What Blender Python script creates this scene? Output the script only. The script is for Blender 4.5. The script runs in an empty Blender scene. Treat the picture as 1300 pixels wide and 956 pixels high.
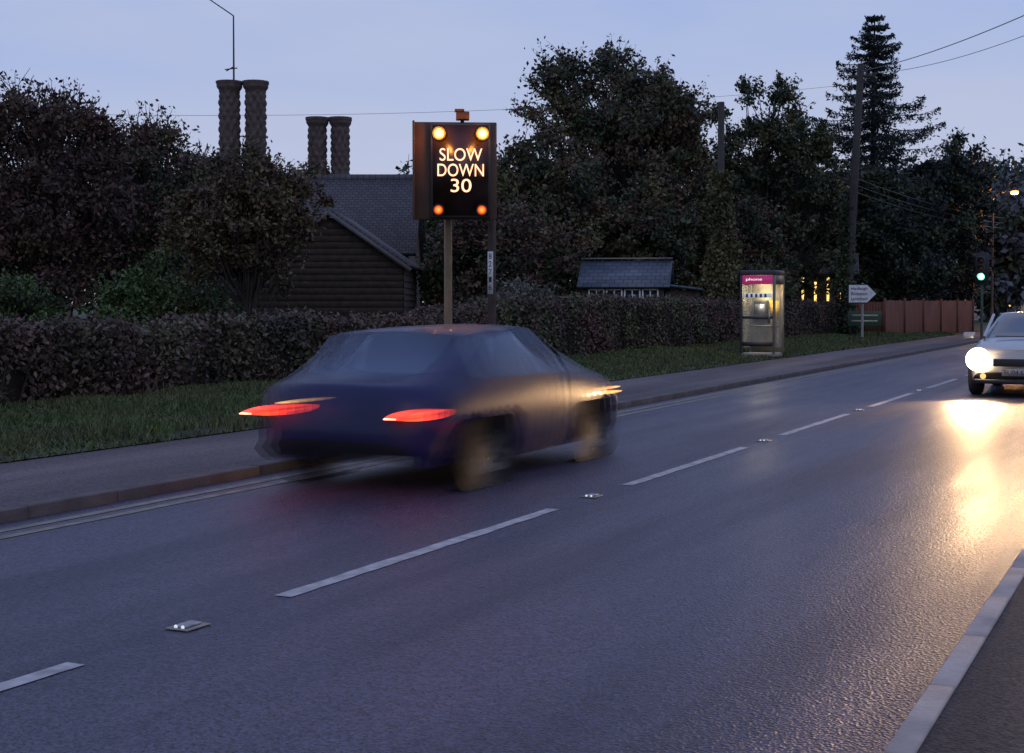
import bpy, bmesh, math, random
import numpy as np
from mathutils import Vector, Matrix
sc=bpy.context.scene
COL=sc.collection
random.seed(3)

# ---------------------------------------------------------------- materials
def newmat(name):
    m=bpy.data.materials.new(name); m.use_nodes=True
    nt=m.node_tree; b=nt.nodes['Principled BSDF']
    return m,nt,b
def mat(name,c,rough=.8,c2=None,scale=5,bump=0,bscale=30,metal=0,spec=.5,detail=5,alpha=1,stretch=None,island=False,coat=0):
    m,nt,b=newmat(name); N=nt.nodes; Lk=nt.links
    b.inputs['Roughness'].default_value=rough; b.inputs['Metallic'].default_value=metal
    b.inputs['Specular IOR Level'].default_value=spec; b.inputs['Alpha'].default_value=alpha
    b.inputs['Coat Weight'].default_value=coat
    tc=N.new('ShaderNodeTexCoord'); mp=N.new('ShaderNodeMapping'); Lk.new(tc.outputs['Object'],mp.inputs[0])
    if stretch: mp.inputs['Scale'].default_value=stretch
    if c2 is None: c2=tuple(v*.72 for v in c)
    nz=N.new('ShaderNodeTexNoise'); nz.inputs['Scale'].default_value=scale; nz.inputs['Detail'].default_value=0 if island else detail
    Lk.new(mp.outputs[0],nz.inputs['Vector'])
    rp=N.new('ShaderNodeMapRange'); rp.inputs[1].default_value=.32; rp.inputs[2].default_value=.68
    Lk.new(nz.outputs['Fac'],rp.inputs[0])
    mx=N.new('ShaderNodeMix'); mx.data_type='RGBA'; mx.inputs[6].default_value=(*c,1); mx.inputs[7].default_value=(*c2,1)
    Lk.new(rp.outputs[0],mx.inputs[0]); out=mx.outputs[2]
    if island:
        g=N.new('ShaderNodeNewGeometry'); r2=N.new('ShaderNodeMapRange'); r2.inputs[3].default_value=.4; r2.inputs[4].default_value=1.6
        Lk.new(g.outputs['Random Per Island'],r2.inputs[0])
        hs=N.new('ShaderNodeHueSaturation'); Lk.new(r2.outputs[0],hs.inputs['Value']); Lk.new(out,hs.inputs['Color']); out=hs.outputs[0]
    Lk.new(out,b.inputs['Base Color'])
    if bump:
        n2=N.new('ShaderNodeTexNoise'); n2.inputs['Scale'].default_value=bscale; n2.inputs['Detail'].default_value=4
        Lk.new(mp.outputs[0],n2.inputs['Vector'])
        bp=N.new('ShaderNodeBump'); bp.inputs['Strength'].default_value=bump; bp.inputs['Distance'].default_value=.02
        Lk.new(n2.outputs['Fac'],bp.inputs['Height']); Lk.new(bp.outputs[0],b.inputs['Normal'])
    return m
def emis(name,c,s,base=(.02,.02,.02)):
    m,nt,b=newmat(name); b.inputs['Base Color'].default_value=(*base,1)
    b.inputs['Emission Color'].default_value=(*c,1); b.inputs['Emission Strength'].default_value=s
    return m
def lensmat(name,hot,edge,r,s_hot,s_edge):
    m,nt,b=newmat(name); N=nt.nodes;Lk=nt.links
    tc=N.new('ShaderNodeTexCoord'); ln=N.new('ShaderNodeVectorMath'); ln.operation='LENGTH'
    Lk.new(tc.outputs['Object'],ln.inputs[0])
    mr=N.new('ShaderNodeMapRange'); mr.inputs[2].default_value=r; Lk.new(ln.outputs['Value'],mr.inputs[0])
    mx=N.new('ShaderNodeMix'); mx.data_type='RGBA'; mx.inputs[6].default_value=(*hot,1); mx.inputs[7].default_value=(*edge,1)
    Lk.new(mr.outputs[0],mx.inputs[0]); Lk.new(mx.outputs[2],b.inputs['Emission Color'])
    m2=N.new('ShaderNodeMapRange'); m2.inputs[3].default_value=s_hot; m2.inputs[4].default_value=s_edge
    Lk.new(mr.outputs[0],m2.inputs[0]); Lk.new(m2.outputs[0],b.inputs['Emission Strength'])
    b.inputs['Base Color'].default_value=(*[v*.3 for v in edge],1)
    return m

def asphalt(name,c,c2,rough,patch=True):
    m,nt,b=newmat(name);N=nt.nodes;Lk=nt.links
    tc=N.new('ShaderNodeTexCoord')
    n1=N.new('ShaderNodeTexNoise');n1.inputs['Scale'].default_value=.5;n1.inputs['Detail'].default_value=6
    mp=N.new('ShaderNodeMapping');mp.inputs['Scale'].default_value=(2.2,.22,1)
    Lk.new(tc.outputs['Object'],mp.inputs[0]);Lk.new(mp.outputs[0],n1.inputs['Vector'])
    n2=N.new('ShaderNodeTexVoronoi');n2.inputs['Scale'].default_value=75
    Lk.new(tc.outputs['Object'],n2.inputs['Vector'])
    n3=N.new('ShaderNodeTexNoise');n3.inputs['Scale'].default_value=40;n3.inputs['Detail'].default_value=3;Lk.new(tc.outputs['Object'],n3.inputs['Vector'])
    mx=N.new('ShaderNodeMix');mx.data_type='RGBA';mx.inputs[6].default_value=(*c,1);mx.inputs[7].default_value=(*c2,1)
    mr=N.new('ShaderNodeMapRange');mr.inputs[1].default_value=.40;mr.inputs[2].default_value=.60;Lk.new(n1.outputs['Fac'],mr.inputs[0]);Lk.new(mr.outputs[0],mx.inputs[0])
    hs=N.new('ShaderNodeHueSaturation');Lk.new(mx.outputs[2],hs.inputs['Color'])
    m3=N.new('ShaderNodeMapRange');m3.inputs[3].default_value=.35;m3.inputs[4].default_value=1.9
    sp=N.new('ShaderNodeSeparateColor');Lk.new(n2.outputs['Color'],sp.inputs[0]);Lk.new(sp.outputs[0],m3.inputs[0]);Lk.new(m3.outputs[0],hs.inputs['Value'])
    Lk.new(hs.outputs[0],b.inputs['Base Color'])
    r=N.new('ShaderNodeMapRange');r.inputs[1].default_value=.38;r.inputs[2].default_value=.62;r.inputs[3].default_value=rough-.09;r.inputs[4].default_value=rough+.12;Lk.new(n1.outputs['Fac'],r.inputs[0]);Lk.new(r.outputs[0],b.inputs['Roughness'])
    ad=N.new('ShaderNodeMath');ad.operation='ADD';Lk.new(n2.outputs['Distance'],ad.inputs[0]);Lk.new(n3.outputs['Fac'],ad.inputs[1])
    bp=N.new('ShaderNodeBump');bp.inputs['Strength'].default_value=.75;bp.inputs['Distance'].default_value=.009
    Lk.new(ad.outputs[0],bp.inputs['Height']);Lk.new(bp.outputs[0],b.inputs['Normal'])
    return m
def brickmat(name,c1,c2,mortar,bw,bh,rough=.85,ms=.01,bump=.4,coord='Object',sc_=1.0):
    m,nt,b=newmat(name);N=nt.nodes;Lk=nt.links
    tc=N.new('ShaderNodeTexCoord');bt=N.new('ShaderNodeTexBrick')
    bt.inputs['Color1'].default_value=(*c1,1);bt.inputs['Color2'].default_value=(*c2,1);bt.inputs['Mortar'].default_value=(*mortar,1)
    bt.inputs['Scale'].default_value=sc_;bt.inputs['Brick Width'].default_value=bw;bt.inputs['Row Height'].default_value=bh;bt.inputs['Mortar Size'].default_value=ms
    Lk.new(tc.outputs[coord],bt.inputs['Vector']);Lk.new(bt.outputs['Color'],b.inputs['Base Color'])
    b.inputs['Roughness'].default_value=rough
    bp=N.new('ShaderNodeBump');bp.inputs['Strength'].default_value=bump;bp.inputs['Distance'].default_value=.02;bp.invert=True
    Lk.new(bt.outputs['Fac'],bp.inputs['Height']);Lk.new(bp.outputs[0],b.inputs['Normal'])
    return m

M={}
M['road']=asphalt('asphalt',(.060,.051,.084),(.034,.029,.052),.39)
M['pave']=asphalt('pavement_asphalt',(.105,.076,.076),(.065,.049,.052),.7)
M['paint']=mat('road_paint',(.50,.47,.46),.6,(.26,.24,.24),9,.3,60)
M['yel']=mat('faded_yellow_paint',(.26,.225,.16),.65,(.13,.11,.09),7,.3,60)
M['kerb']=mat('kerb_stone',(.52,.42,.36),.8,(.34,.27,.23),4,.4,50)
M['kerbL']=mat('kerb_stone_stained',(.12,.095,.088),.8,(.07,.055,.052),4,.4,50)
M['plinth']=mat('concrete',(.3,.28,.25),.8)
M['grassg']=mat('verge_soil_grass',(.045,.062,.02),.95,(.042,.040,.02),1.3,.6,25)
M['grass']=mat('grass_blades',(.062,.095,.024),.8,(.078,.082,.028),.8,island=True)
M['bark']=mat('bark',(.05,.042,.036),.9,(.03,.026,.022),8,.6,30)
M['wood']=mat('weathered_wood',(.07,.05,.038),.85,(.035,.026,.02),6,.5,40)
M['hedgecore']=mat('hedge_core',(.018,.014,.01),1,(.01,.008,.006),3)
KL=1.4
def leafm(n,c,c2,sc_=.5): return mat(n,tuple(v*KL for v in c),.65,tuple(v*KL for v in c2),sc_,island=True,spec=.35)
M['lf_dg']=leafm('leaf_dark_green',(.034,.046,.020),(.018,.027,.013))
M['lf_g']=leafm('leaf_green',(.06,.10,.028),(.036,.058,.018))
M['lf_br']=leafm('leaf_brown',(.078,.048,.028),(.042,.030,.020))
M['lf_cu']=leafm('leaf_copper',(.066,.034,.026),(.034,.020,.018))
M['lf_ol']=leafm('leaf_olive',(.075,.066,.026),(.044,.042,.02))
M['lf_cf']=leafm('leaf_conifer',(.013,.022,.019),(.009,.014,.013))
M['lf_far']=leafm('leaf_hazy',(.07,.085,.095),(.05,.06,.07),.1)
M['lf_hr']=leafm('leaf_hedge_russet',(.085,.05,.042),(.035,.03,.024),.6)
M['lf_hg']=leafm('leaf_hedge_green',(.06,.062,.032),(.065,.045,.032),.35)
M['dead']=mat('fallen_leaves',(.16,.09,.04),.9,(.07,.04,.02),2,island=True)
M['brick']=brickmat('old_brick',(.18,.085,.06),(.12,.06,.045),(.14,.12,.11),.225,.075)
M['chim']=mat('chimney_brick',(.12,.085,.075),.9,(.055,.04,.036),6,.6,40)
M['tile']=brickmat('roof_tiles',(.085,.075,.08),(.055,.048,.054),(.012,.011,.012),.2,.14,.75,.012,.8)
M['slate']=brickmat('slate',(.10,.12,.155),(.06,.075,.10),(.02,.022,.03),.3,.22,.5,.012,.6)
M['white']=mat('white_paint',(.7,.7,.68),.5,(.55,.55,.53),3)
M['studw']=mat('stud_housing',(.38,.38,.38),.5,(.18,.18,.18),40)
M['render']=mat('white_render',(.5,.47,.45),.8,(.4,.37,.35),2,.2,30)
M['black']=mat('black_plastic',(.015,.014,.014),.45,(.01,.01,.01),5)
M['metal']=mat('galvanised',(.28,.26,.22),.5,(.2,.18,.15),8,metal=.4)
M['rust']=mat('dark_metal',(.05,.045,.045),.6,(.03,.026,.026),12,.2,60,metal=.3)
M['fence']=mat('fence_wood',(.20,.07,.038),.85,(.11,.04,.025),1.5,.3,20,stretch=(4,4,.4))
M['tyre']=mat('tyre',(.02,.02,.02),.85)
M['rim']=mat('alloy',(.4,.4,.42),.35,metal=.8)

# ---------------------------------------------------------------- helpers
def link(o,parent=None):
    COL.objects.link(o)
    if parent: o.parent=parent
    return o
def empty(name,loc=(0,0,0),rz=0):
    e=bpy.data.objects.new(name,None); e.location=loc; e.rotation_euler=(0,0,rz); e.empty_display_size=.3
    COL.objects.link(e); return e
class QB:
    def __init__(s): s.v=[];s.q=[];s.m=[];s.n=0
    def add(s,v,q,mi):
        v=np.asarray(v,float).reshape(-1,3);q=np.asarray(q,int).reshape(-1,4)
        s.v.append(v);s.q.append(q+s.n);s.m.append(np.full(len(q),mi) if np.isscalar(mi) else np.asarray(mi));s.n+=len(v)
    def obj(s,name,mats,parent=None,smooth=False,loc=(0,0,0)):
        v=np.concatenate(s.v);q=np.concatenate(s.q);mi=np.concatenate(s.m)
        me=bpy.data.meshes.new(name)
        me.vertices.add(len(v));me.vertices.foreach_set('co',v.astype(np.float32).ravel())
        me.loops.add(len(q)*4);me.loops.foreach_set('vertex_index',q.astype(np.int32).ravel())
        me.polygons.add(len(q));me.polygons.foreach_set('loop_start',np.arange(0,len(q)*4,4,dtype=np.int32))
        try: me.polygons.foreach_set('loop_total',np.full(len(q),4,dtype=np.int32))
        except Exception: pass
        me.polygons.foreach_set('material_index',mi.astype(np.int32))
        if smooth: me.polygons.foreach_set('use_smooth',np.ones(len(q),dtype=bool))
        for m in mats: me.materials.append(m)
        me.update(calc_edges=True)
        o=bpy.data.objects.new(name,me);o.location=loc
        return link(o,parent)
    def tube(s,path,rad,sides=6,mi=0):
        path=[np.asarray(p,float) for p in path];n=len(path);vs=[]
        for i,p in enumerate(path):
            d=path[min(i+1,n-1)]-path[max(i-1,0)];d=d/(np.linalg.norm(d)+1e-9)
            a=np.array([1,0,0]) if abs(d[0])<.8 else np.array([0,1,0])
            u=np.cross(d,a);u/=np.linalg.norm(u);w=np.cross(d,u)
            for k in range(sides):
                t=2*math.pi*k/sides;vs.append(p+rad[i]*(math.cos(t)*u+math.sin(t)*w))
        q=[]
        for i in range(n-1):
            for k in range(sides):
                k2=(k+1)%sides;q.append((i*sides+k,i*sides+k2,(i+1)*sides+k2,(i+1)*sides+k))
        s.add(vs,q,mi)
    def leaves(s,c,size,rng,mi,asp=.55,flat=None):
        c=np.asarray(c,float);n=len(c)
        if n==0:return
        u=rng.normal(size=(n,3));u/=np.linalg.norm(u,axis=1)[:,None]
        w=rng.normal(size=(n,3));
        if flat: u[:,2]*=flat
        v=np.cross(u,w);v/=np.linalg.norm(v,axis=1)[:,None]
        sz=(size*rng.uniform(.6,1.4,n))[:,None]
        vs=np.stack([c+u*sz*.5,c+v*sz*.5*asp,c-u*sz*.5,c-v*sz*.5*asp],1).reshape(-1,3)
        s.add(vs,np.arange(4*n).reshape(-1,4),mi)
    def box(s,lo,hi,mi=0):
        x0,y0,z0=lo;x1,y1,z1=hi
        s.add([(x0,y0,z0),(x1,y0,z0),(x1,y1,z0),(x0,y1,z0),(x0,y0,z1),(x1,y0,z1),(x1,y1,z1),(x0,y1,z1)],
              [(0,3,2,1),(4,5,6,7),(0,1,5,4),(1,2,6,5),(2,3,7,6),(3,0,4,7)],mi)
def box(name,lo,hi,m,parent=None,bevel=0,rot=None):
    lo=Vector(lo);hi=Vector(hi);c=(lo+hi)/2;h=(hi-lo)/2
    b=QB();b.box(-h,h);o=b.obj(name,[m],parent,loc=c)
    if rot:o.rotation_euler=rot
    if bevel:
        md=o.modifiers.new('b','BEVEL');md.width=bevel;md.segments=2
    return o
def lathe(name,prof,m,parent,loc,rot=(0,0,0),sides=24,smooth=True):
    b=QB();v=[];q=[];n=len(prof)
    for r,z in prof:
        for k in range(sides):
            t=2*math.pi*k/sides;v.append((r*math.cos(t),r*math.sin(t),z))
    for i in range(n-1):
        for k in range(sides):
            k2=(k+1)%sides;q.append((i*sides+k,i*sides+k2,(i+1)*sides+k2,(i+1)*sides+k))
    b.add(v,q,0);o=b.obj(name,[m],parent,smooth=smooth,loc=loc);o.rotation_euler=rot;return o
def tubeobj(name,path,rad,m,parent=None,sides=12):
    b=QB()
    if np.isscalar(rad):rad=[rad]*len(path)
    b.tube([path[0]]+list(path)+[path[-1]],[.001]+list(rad)+[.001],sides);return b.obj(name,[m],parent,smooth=True)
def text(name,s,m,parent,loc,w,h,rot=(math.pi/2,0,0),ext=.004,bold=.0):
    cu=bpy.data.curves.new(name,'FONT');cu.body=s;cu.extrude=ext;cu.align_x='CENTER';cu.align_y='CENTER';cu.offset=bold
    cu.materials.append(m);o=bpy.data.objects.new(name,cu);link(o,parent);o.location=loc;o.rotation_euler=rot
    bpy.context.view_layer.update();d=o.dimensions
    o.scale=(w/max(d[0],.01),h/max(d[1],.01),1);return o
def sheet(name,x0,x1,y0,y1,z,m,nx=1,ny=1,fn=None):
    xs=np.linspace(x0,x1,nx+1);ys=np.linspace(y0,y1,ny+1);v=[];q=[]
    for y in ys:
        for x in xs: v.append((x,y,z+(fn(x,y) if fn else 0)))
    for j in range(ny):
        for i in range(nx):
            a=j*(nx+1)+i;q.append((a,a+1,a+nx+2,a+nx+1))
    b=QB();b.add(v,q,0);return b.obj(name,[m],smooth=True)

# ---------------------------------------------------------------- ground, road
sheet('ground',-1500,1500,-1000,2000,-.06,M['grassg'])
sheet('road',-7.3,-.9,-40,300,0,M['road'],1,1)
b=QB()
s0=6.02-4.92*8
while s0<220:
    n=24
    ys=np.linspace(s0,s0+3.42,n+1)
    rr=random.Random(int(s0*10))
    v=[];q=[]
    for y in ys:
        v+=[(-4.22+rr.uniform(-.007,.007),y,.004),(-4.12+rr.uniform(-.007,.007),y,.004)]
    for i in range(n): q.append((2*i,2*i+1,2*i+3,2*i+2))
    b.add(v,q,0); s0+=4.92
b.obj('centre_line_marking',[M['paint']])
b=QB()
for xx in (-6.84,-7.04):
    v=[];q=[];ys=np.arange(-40,61,.5);rr=random.Random(4)
    for y in ys: v+=[(xx-.045+rr.uniform(-.008,.008),y,.004),(xx+.045+rr.uniform(-.008,.008),y,.004)]
    for i in range(len(ys)-1): q.append((2*i,2*i+1,2*i+3,2*i+2))
    b.add(v,q,0)
b.obj('double_yellow_lines',[M['yel']])
# cat's eyes
for i in range(-1,12):
    y=5.26+4.92*i
    if i>3 and i%2: continue
    e=empty('road_stud',(-4.17,y,0))
    box('iron_casing',(-.065,-.085,.003),(.065,.085,.010),M['metal'],e,.003)
    box('rubber_insert',(-.035,-.06,.0105),(.035,.06,.020),M['studw'],e,.008)
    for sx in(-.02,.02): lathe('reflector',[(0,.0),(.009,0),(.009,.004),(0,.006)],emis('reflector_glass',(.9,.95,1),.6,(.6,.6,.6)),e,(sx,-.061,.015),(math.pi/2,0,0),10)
# kerbs & pavements
def kerbmesh(name,x0,x1,top,m):
    b=QB();y=-40
    while y<200:
        y1=y+.908;dz=random.uniform(-.004,.004);dx=random.uniform(-.003,.003)
        b.box((x0+dx,y,-.05),(x1+dx,y1,top+dz));y=y1+.005
    o=b.obj(name,[m]);md=o.modifiers.new('b','BEVEL');md.width=.010;md.segments=2;return o
kerbmesh('kerb',-7.425,-7.3,.085,M['kerbL'])
kerbmesh('kerb',-.9,-.80,.022,M['kerb'])
sheet('pavement',-9.5,-7.425,-40,200,.078,M['pave'],2,2)
M['rp']=asphalt('paving_red_brown',(.05,.034,.032),(.035,.025,.024),.75)
sheet('pavement',-.80,1.9,-40,200,.014,M['rp'],2,2)
def und(x,y): return .03*math.sin(x*1.3+y*.7)+.025*math.sin(y*1.9-x)+min(.12,(-9.5-x)*.05) if x<-9.6 else 0
sheet('grass_verge',-14.5,-9.5,-20,120,.09,M['grassg'],20,200,und)
sheet('garden_ground',-160,-14.5,-60,300,.19,M['grassg'],6,6)
sheet('grass_verge',1.9,60,-40,300,.03,M['grassg'],4,4)
# grass blades
rng=np.random.default_rng(5)
b=QB();n=120000
s=rng.uniform(0,1,n)**1.5*58+8; L=9.44+rng.uniform(0,1,n)**.85*4.0
x=-L;z=.09+.03*np.sin(x*1.3+s*.7)+.025*np.sin(s*1.9-x)+np.minimum(.12,(-9.5-x)*.05);z=np.where(x>-9.6,.09,z)
hgt=rng.uniform(.03,.08,n)*(1+.5*np.sin(x*3+s*1.1)*np.sin(s*2.3));wd=.007+.00035*s;ang=rng.uniform(0,6.28,n)
dx=np.cos(ang)*wd;dy=np.sin(ang)*wd;lx=rng.normal(0,.03,n);ly=rng.normal(0,.03,n)
vs=np.stack([np.stack([x-dx,s-dy,z],1),np.stack([x+dx,s+dy,z],1),np.stack([x+lx+dx*.2,s+ly+dy*.2,z+hgt],1),np.stack([x+lx-dx*.2,s+ly-dy*.2,z+hgt],1)],1).reshape(-1,3)
b.add(vs,np.arange(4*n).reshape(-1,4),0)
b.obj('grass',[M['grass']])
b=QB();n=900
xx=-rng.uniform(9.6,13.2,n);m_=len(xx)
b.leaves(np.stack([xx,rng.uniform(7,60,m_),np.full(m_,.17)],1),.06,rng,0,.7,flat=.15)
b.obj('fallen_leaves',[M['dead']])

# ---------------------------------------------------------------- vegetation
def crown_factor(rng):
    ks=[(rng.normal(size=3)*2.2,rng.uniform(0,6.28),rng.uniform(.06,.16)) for _ in range(6)]
    return lambda d:1+sum(a*math.sin(float(np.dot(k,d))+p) for k,p,a in ks)
def tree(name,x,y,H,rx,base,nc,lpc,ls,tr,mats,seed,cl=.2,twigs=4,z0=.15,top=.75,fill=.5,tipl=6,lean=0,ry=None,boxy=False):
    rng=np.random.default_rng(seed);b=QB();ff=crown_factor(rng);rz=(H-base)/2;cz=(H+base)/2;ry=ry or rx
    lpc=lpc*.72;ls=ls*1.08
    th=base+(H-base)*top;n=8
    tp=[np.array([rng.normal(0,.03*rx)*(i/n)+lean*i/n,rng.normal(0,.03*rx)*(i/n),th*i/n]) for i in range(n+1)]
    b.tube(tp,[tr*(1.25 if i==0 else 1)*(1-.85*i/n) for i in range(n+1)],8,0)
    for c in range(nc):
        d=rng.normal(size=3);d/=np.linalg.norm(d)
        r=rng.uniform(.15,1)**fill*ff(d)*.86
        if boxy: r*=.92/(np.sum(np.abs(d)**3.2)**(1/3.2))
        p=np.array([d[0]*rx*r+lean*.6,d[1]*ry*r,cz+d[2]*rz*r])
        if p[2]<base*.8:p[2]=base*.8+rng.uniform(0,.4)
        cr=rx*cl*rng.uniform(.55,1.35)
        f=min(max((p[2]-.25*rz-base*.4)/th,.18),.92)*rng.uniform(.7,1)
        i=f*n;i0=int(i);st=tp[i0]*(1-(i-i0))+tp[min(i0+1,n)]*(i-i0)
        mid=st*.5+p*.5+np.array([0,0,-.08*rx])+rng.normal(0,.05*rx,3)
        r0=tr*.32*(1-f*.6)
        b.tube([st,mid,p],[r0,r0*.6,.015],5,0)
        for t in range(twigs):
            dd=d*.8+rng.normal(size=3)*.7;dd/=np.linalg.norm(dd);dd[2]+=.15
            e=p+dd*cr*rng.uniform(.9,1.9);m2=(p+e)/2+rng.normal(0,.1*cr,3)
            b.tube([p,m2,e],[.018,.012,.005],3,0)
            tt=rng.uniform(.3,1.05,tipl)[:,None]
            b.leaves(p+(e-p)*tt+rng.normal(0,.09*cr+.03,(tipl,3)),ls,rng,1+int(rng.integers(len(mats))))
        nl=int(lpc*rng.uniform(.5,1.4))
        w=rng.normal(size=(nl,3))*np.array([.5,.5,.36])*cr
        b.leaves(p+w,ls,rng,1+int(rng.integers(len(mats))))
    o=b.obj(name,[M['bark']]+mats,loc=(x,y,z0));o.rotation_euler=(0,0,rng.uniform(0,6) if not boxy else 0)
    return o
# left group
tree('copper_beech_tree',-23.2,24.4,6.7,2.4,.7,250,150,.11,.16,[M['lf_cu'],M['lf_br'],M['lf_cu']],11,cl=.17,twigs=7,fill=.42)
tree('copper_beech_tree',-24.0,28.6,6.6,1.95,.6,180,140,.11,.14,[M['lf_br'],M['lf_cu'],M['lf_dg']],12,cl=.18,twigs=7,fill=.42)
tree('copper_beech_tree',-26.6,24.0,6.9,2.5,.6,160,160,.12,.16,[M['lf_br'],M['lf_cu'],M['lf_dg']],13,cl=.18,twigs=6)
tree('ornamental_tree',-16.7,23,4.5,1.42,1.5,210,190,.085,.09,[M['lf_br'],M['lf_ol'],M['lf_br']],14,cl=.17,twigs=5)
tree('garden_tree',-29.5,37,5.9,2.3,.6,150,220,.16,.16,[M['lf_g'],M['lf_dg'],M['lf_ol']],15)
tree('dark_yew_tree',-18.0,36.2,4.8,1.95,.3,190,240,.12,.13,[M['lf_dg'],M['lf_br'],M['lf_cu']],16,cl=.2)
tree('garden_tree',-21.4,47.4,7.9,2.7,1,190,210,.17,.18,[M['lf_dg'],M['lf_ol'],M['lf_br']],17,cl=.17)
# big airy trees
tree('ash_tree',-21.3,56.3,12.9,5.4,2,500,125,.17,.30,[M['lf_dg'],M['lf_ol'],M['lf_br']],18,cl=.095,twigs=8,fill=.40,tipl=8,boxy=True)
tree('ash_tree',-17.2,62.5,11.2,3.9,1.5,270,130,.17,.24,[M['lf_dg'],M['lf_ol'],M['lf_dg']],19,cl=.115,twigs=8,tipl=8,boxy=True)
tree('elm_tree',-15.8,69.5,8.2,3.0,.6,190,230,.2,.22,[M['lf_dg'],M['lf_br'],M['lf_ol']],20,cl=.18)
tree('elm_tree',-18.6,50.5,6.5,2.2,.6,160,220,.16,.18,[M['lf_br'],M['lf_dg'],M['lf_ol']],21,cl=.18)
tree('yew_tree',-13.2,69,8.2,2.7,.4,220,250,.2,.22,[M['lf_cf'],M['lf_dg']],22,cl=.19)
tree('yew_tree',-11.9,75.5,10.4,2.6,.4,230,250,.2,.22,[M['lf_cf'],M['lf_dg'],M['lf_cf']],23,cl=.19)
tree('yew_tree',-16.5,56,5.4,2.2,.3,170,230,.15,.18,[M['lf_dg'],M['lf_br']],24,cl=.2)
# shrubs
tree('shrub',-18.8,22,2.15,.72,.1,90,230,.08,.05,[M['lf_g']],31,cl=.28,z0=.2)
tree('shrub',-19.1,24.1,1.8,1.15,.1,110,230,.08,.05,[M['lf_g'],M['lf_ol']],32,cl=.25,z0=.2)
tree('shrub',-20.9,21,1.85,1.0,.1,100,230,.08,.05,[M['lf_g'],M['lf_dg']],33,cl=.25,z0=.2)
tree('shrub',-16.2,34.5,2.1,.9,.1,90,200,.09,.05,[mat('leaf_grey',(.14,.14,.11),.8,(.09,.09,.075),1,island=True)],34,cl=.25,z0=.2)
tree('shrub',-20.5,25.5,2.6,1.2,.1,110,230,.1,.05,[M['lf_dg'],M['lf_g']],35,cl=.25,z0=.2)
tree('shrub',-14.6,53,2.9,1.3,.1,120,200,.11,.06,[M['lf_dg'],M['lf_ol']],36,cl=.25,z0=.2)

def conifer(name,x,y,H,R,seed):
    rng=np.random.default_rng(seed);b=QB()
    b.tube([(0,0,0),(0,0,H*.5),(.05,0,H*.97)],[.25,.15,.03],8,0)
    z=2.0
    while z<H-.2:
        f=1-z/H;Lr=R*min(1,(f*2.7)**.8)
        nb=int(7+3*f)
        a0=rng.uniform(0,6.28)
        for k in range(nb):
            a=a0+6.28*k/nb+rng.normal(0,.25);l=Lr*rng.uniform(.5,1.18)+.12
            d=np.array([math.cos(a),math.sin(a),0]);P=[]
            zj=z+rng.uniform(-.15,.15)*min(1,f*4)
            for t in (0,.4,.75,1): P.append(np.array([0,0,zj])+d*l*t+np.array([0,0,(-.34*t+.38*t*t*t)*l*.8]))
            b.tube(P,[.035,.025,.016,.006],3,0)
            nl=int(28+85*l);tt=rng.uniform(.08,1,nl)
            c=np.stack([np.interp(tt,[0,.4,.75,1],[p[i] for p in P]) for i in range(3)],1)
            sp=.11*l*(1.1-tt)+.06
            side=np.array([-d[1],d[0],0]);c+=side*(rng.normal(size=nl)*sp)[:,None]
            c[:,2]-=np.abs(rng.normal(0,.07+.04*l,nl))
            b.leaves(c,.19,rng,1,.35)
        z+=.42+.36*f+rng.uniform(-.06,.06)
    b.obj(name,[M['bark'],M['lf_cf']],loc=(x,y,.15))
conifer('spruce_tree',-14.6,73,16.4,3.25,41)

# background tree belts
def belt(name,pts,mats,seed,ls=.35,lpc=130):
    rng=np.random.default_rng(seed);b=QB()
    for (x,y,H,r) in pts:
        b.tube([(x,y,0),(x,y,H*.8)],[.25,.05],5,0)
        ff=crown_factor(rng)
        for c in range(int(30*r)):
            d=rng.normal(size=3);d/=np.linalg.norm(d);rr=rng.uniform(.2,1)**.5*ff(d)
            p=np.array([x+d[0]*r*rr,y+d[1]*r*rr,H*.52+d[2]*H*.46*rr])
            nl=int(lpc*rng.uniform(.5,1.4)*.75);b.leaves(p+rng.normal(size=(nl,3))*r*.15*np.array([1,1,.7]),ls*1.1,rng,1+int(rng.integers(len(mats))))
            b.tube([(x,y,H*.4),p*.6+np.array([x,y,H*.4])*.4,p+np.array([0,0,.3*r])],[.08,.05,.015],3,0)
    b.obj(name,[M['bark']]+mats)
rr=random.Random(8);pts=[]
for i in range(17):
    t=i/16;pts.append((-70+46*t+rr.uniform(-1.5,1.5),44+44*t+rr.uniform(-2,2),8.2+rr.uniform(-1.2,1.8),3.6))
belt('background_trees',pts,[M['lf_dg'],M['lf_ol'],M['lf_g']],51,.3)
pts=[(-13.5+rr.uniform(-1,1),104,9.5,3.6),(-21,100,10,4.5),(-26,92,9.5,4),(-14,128,13,5),(-19.5,150,19,6.5),(-10,165,18,7),(-2,172,17,8),(6,168,17,7),(14,150,14,6),(-28,150,17,7)]
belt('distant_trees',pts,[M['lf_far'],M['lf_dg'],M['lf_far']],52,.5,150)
pts=[(12+rr.uniform(-1,1),12+i*14,8+rr.uniform(-1,2),3.6) for i in range(8)]
belt('roadside_trees',pts,[M['lf_dg'],M['lf_ol']],53,.4,60)

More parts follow.
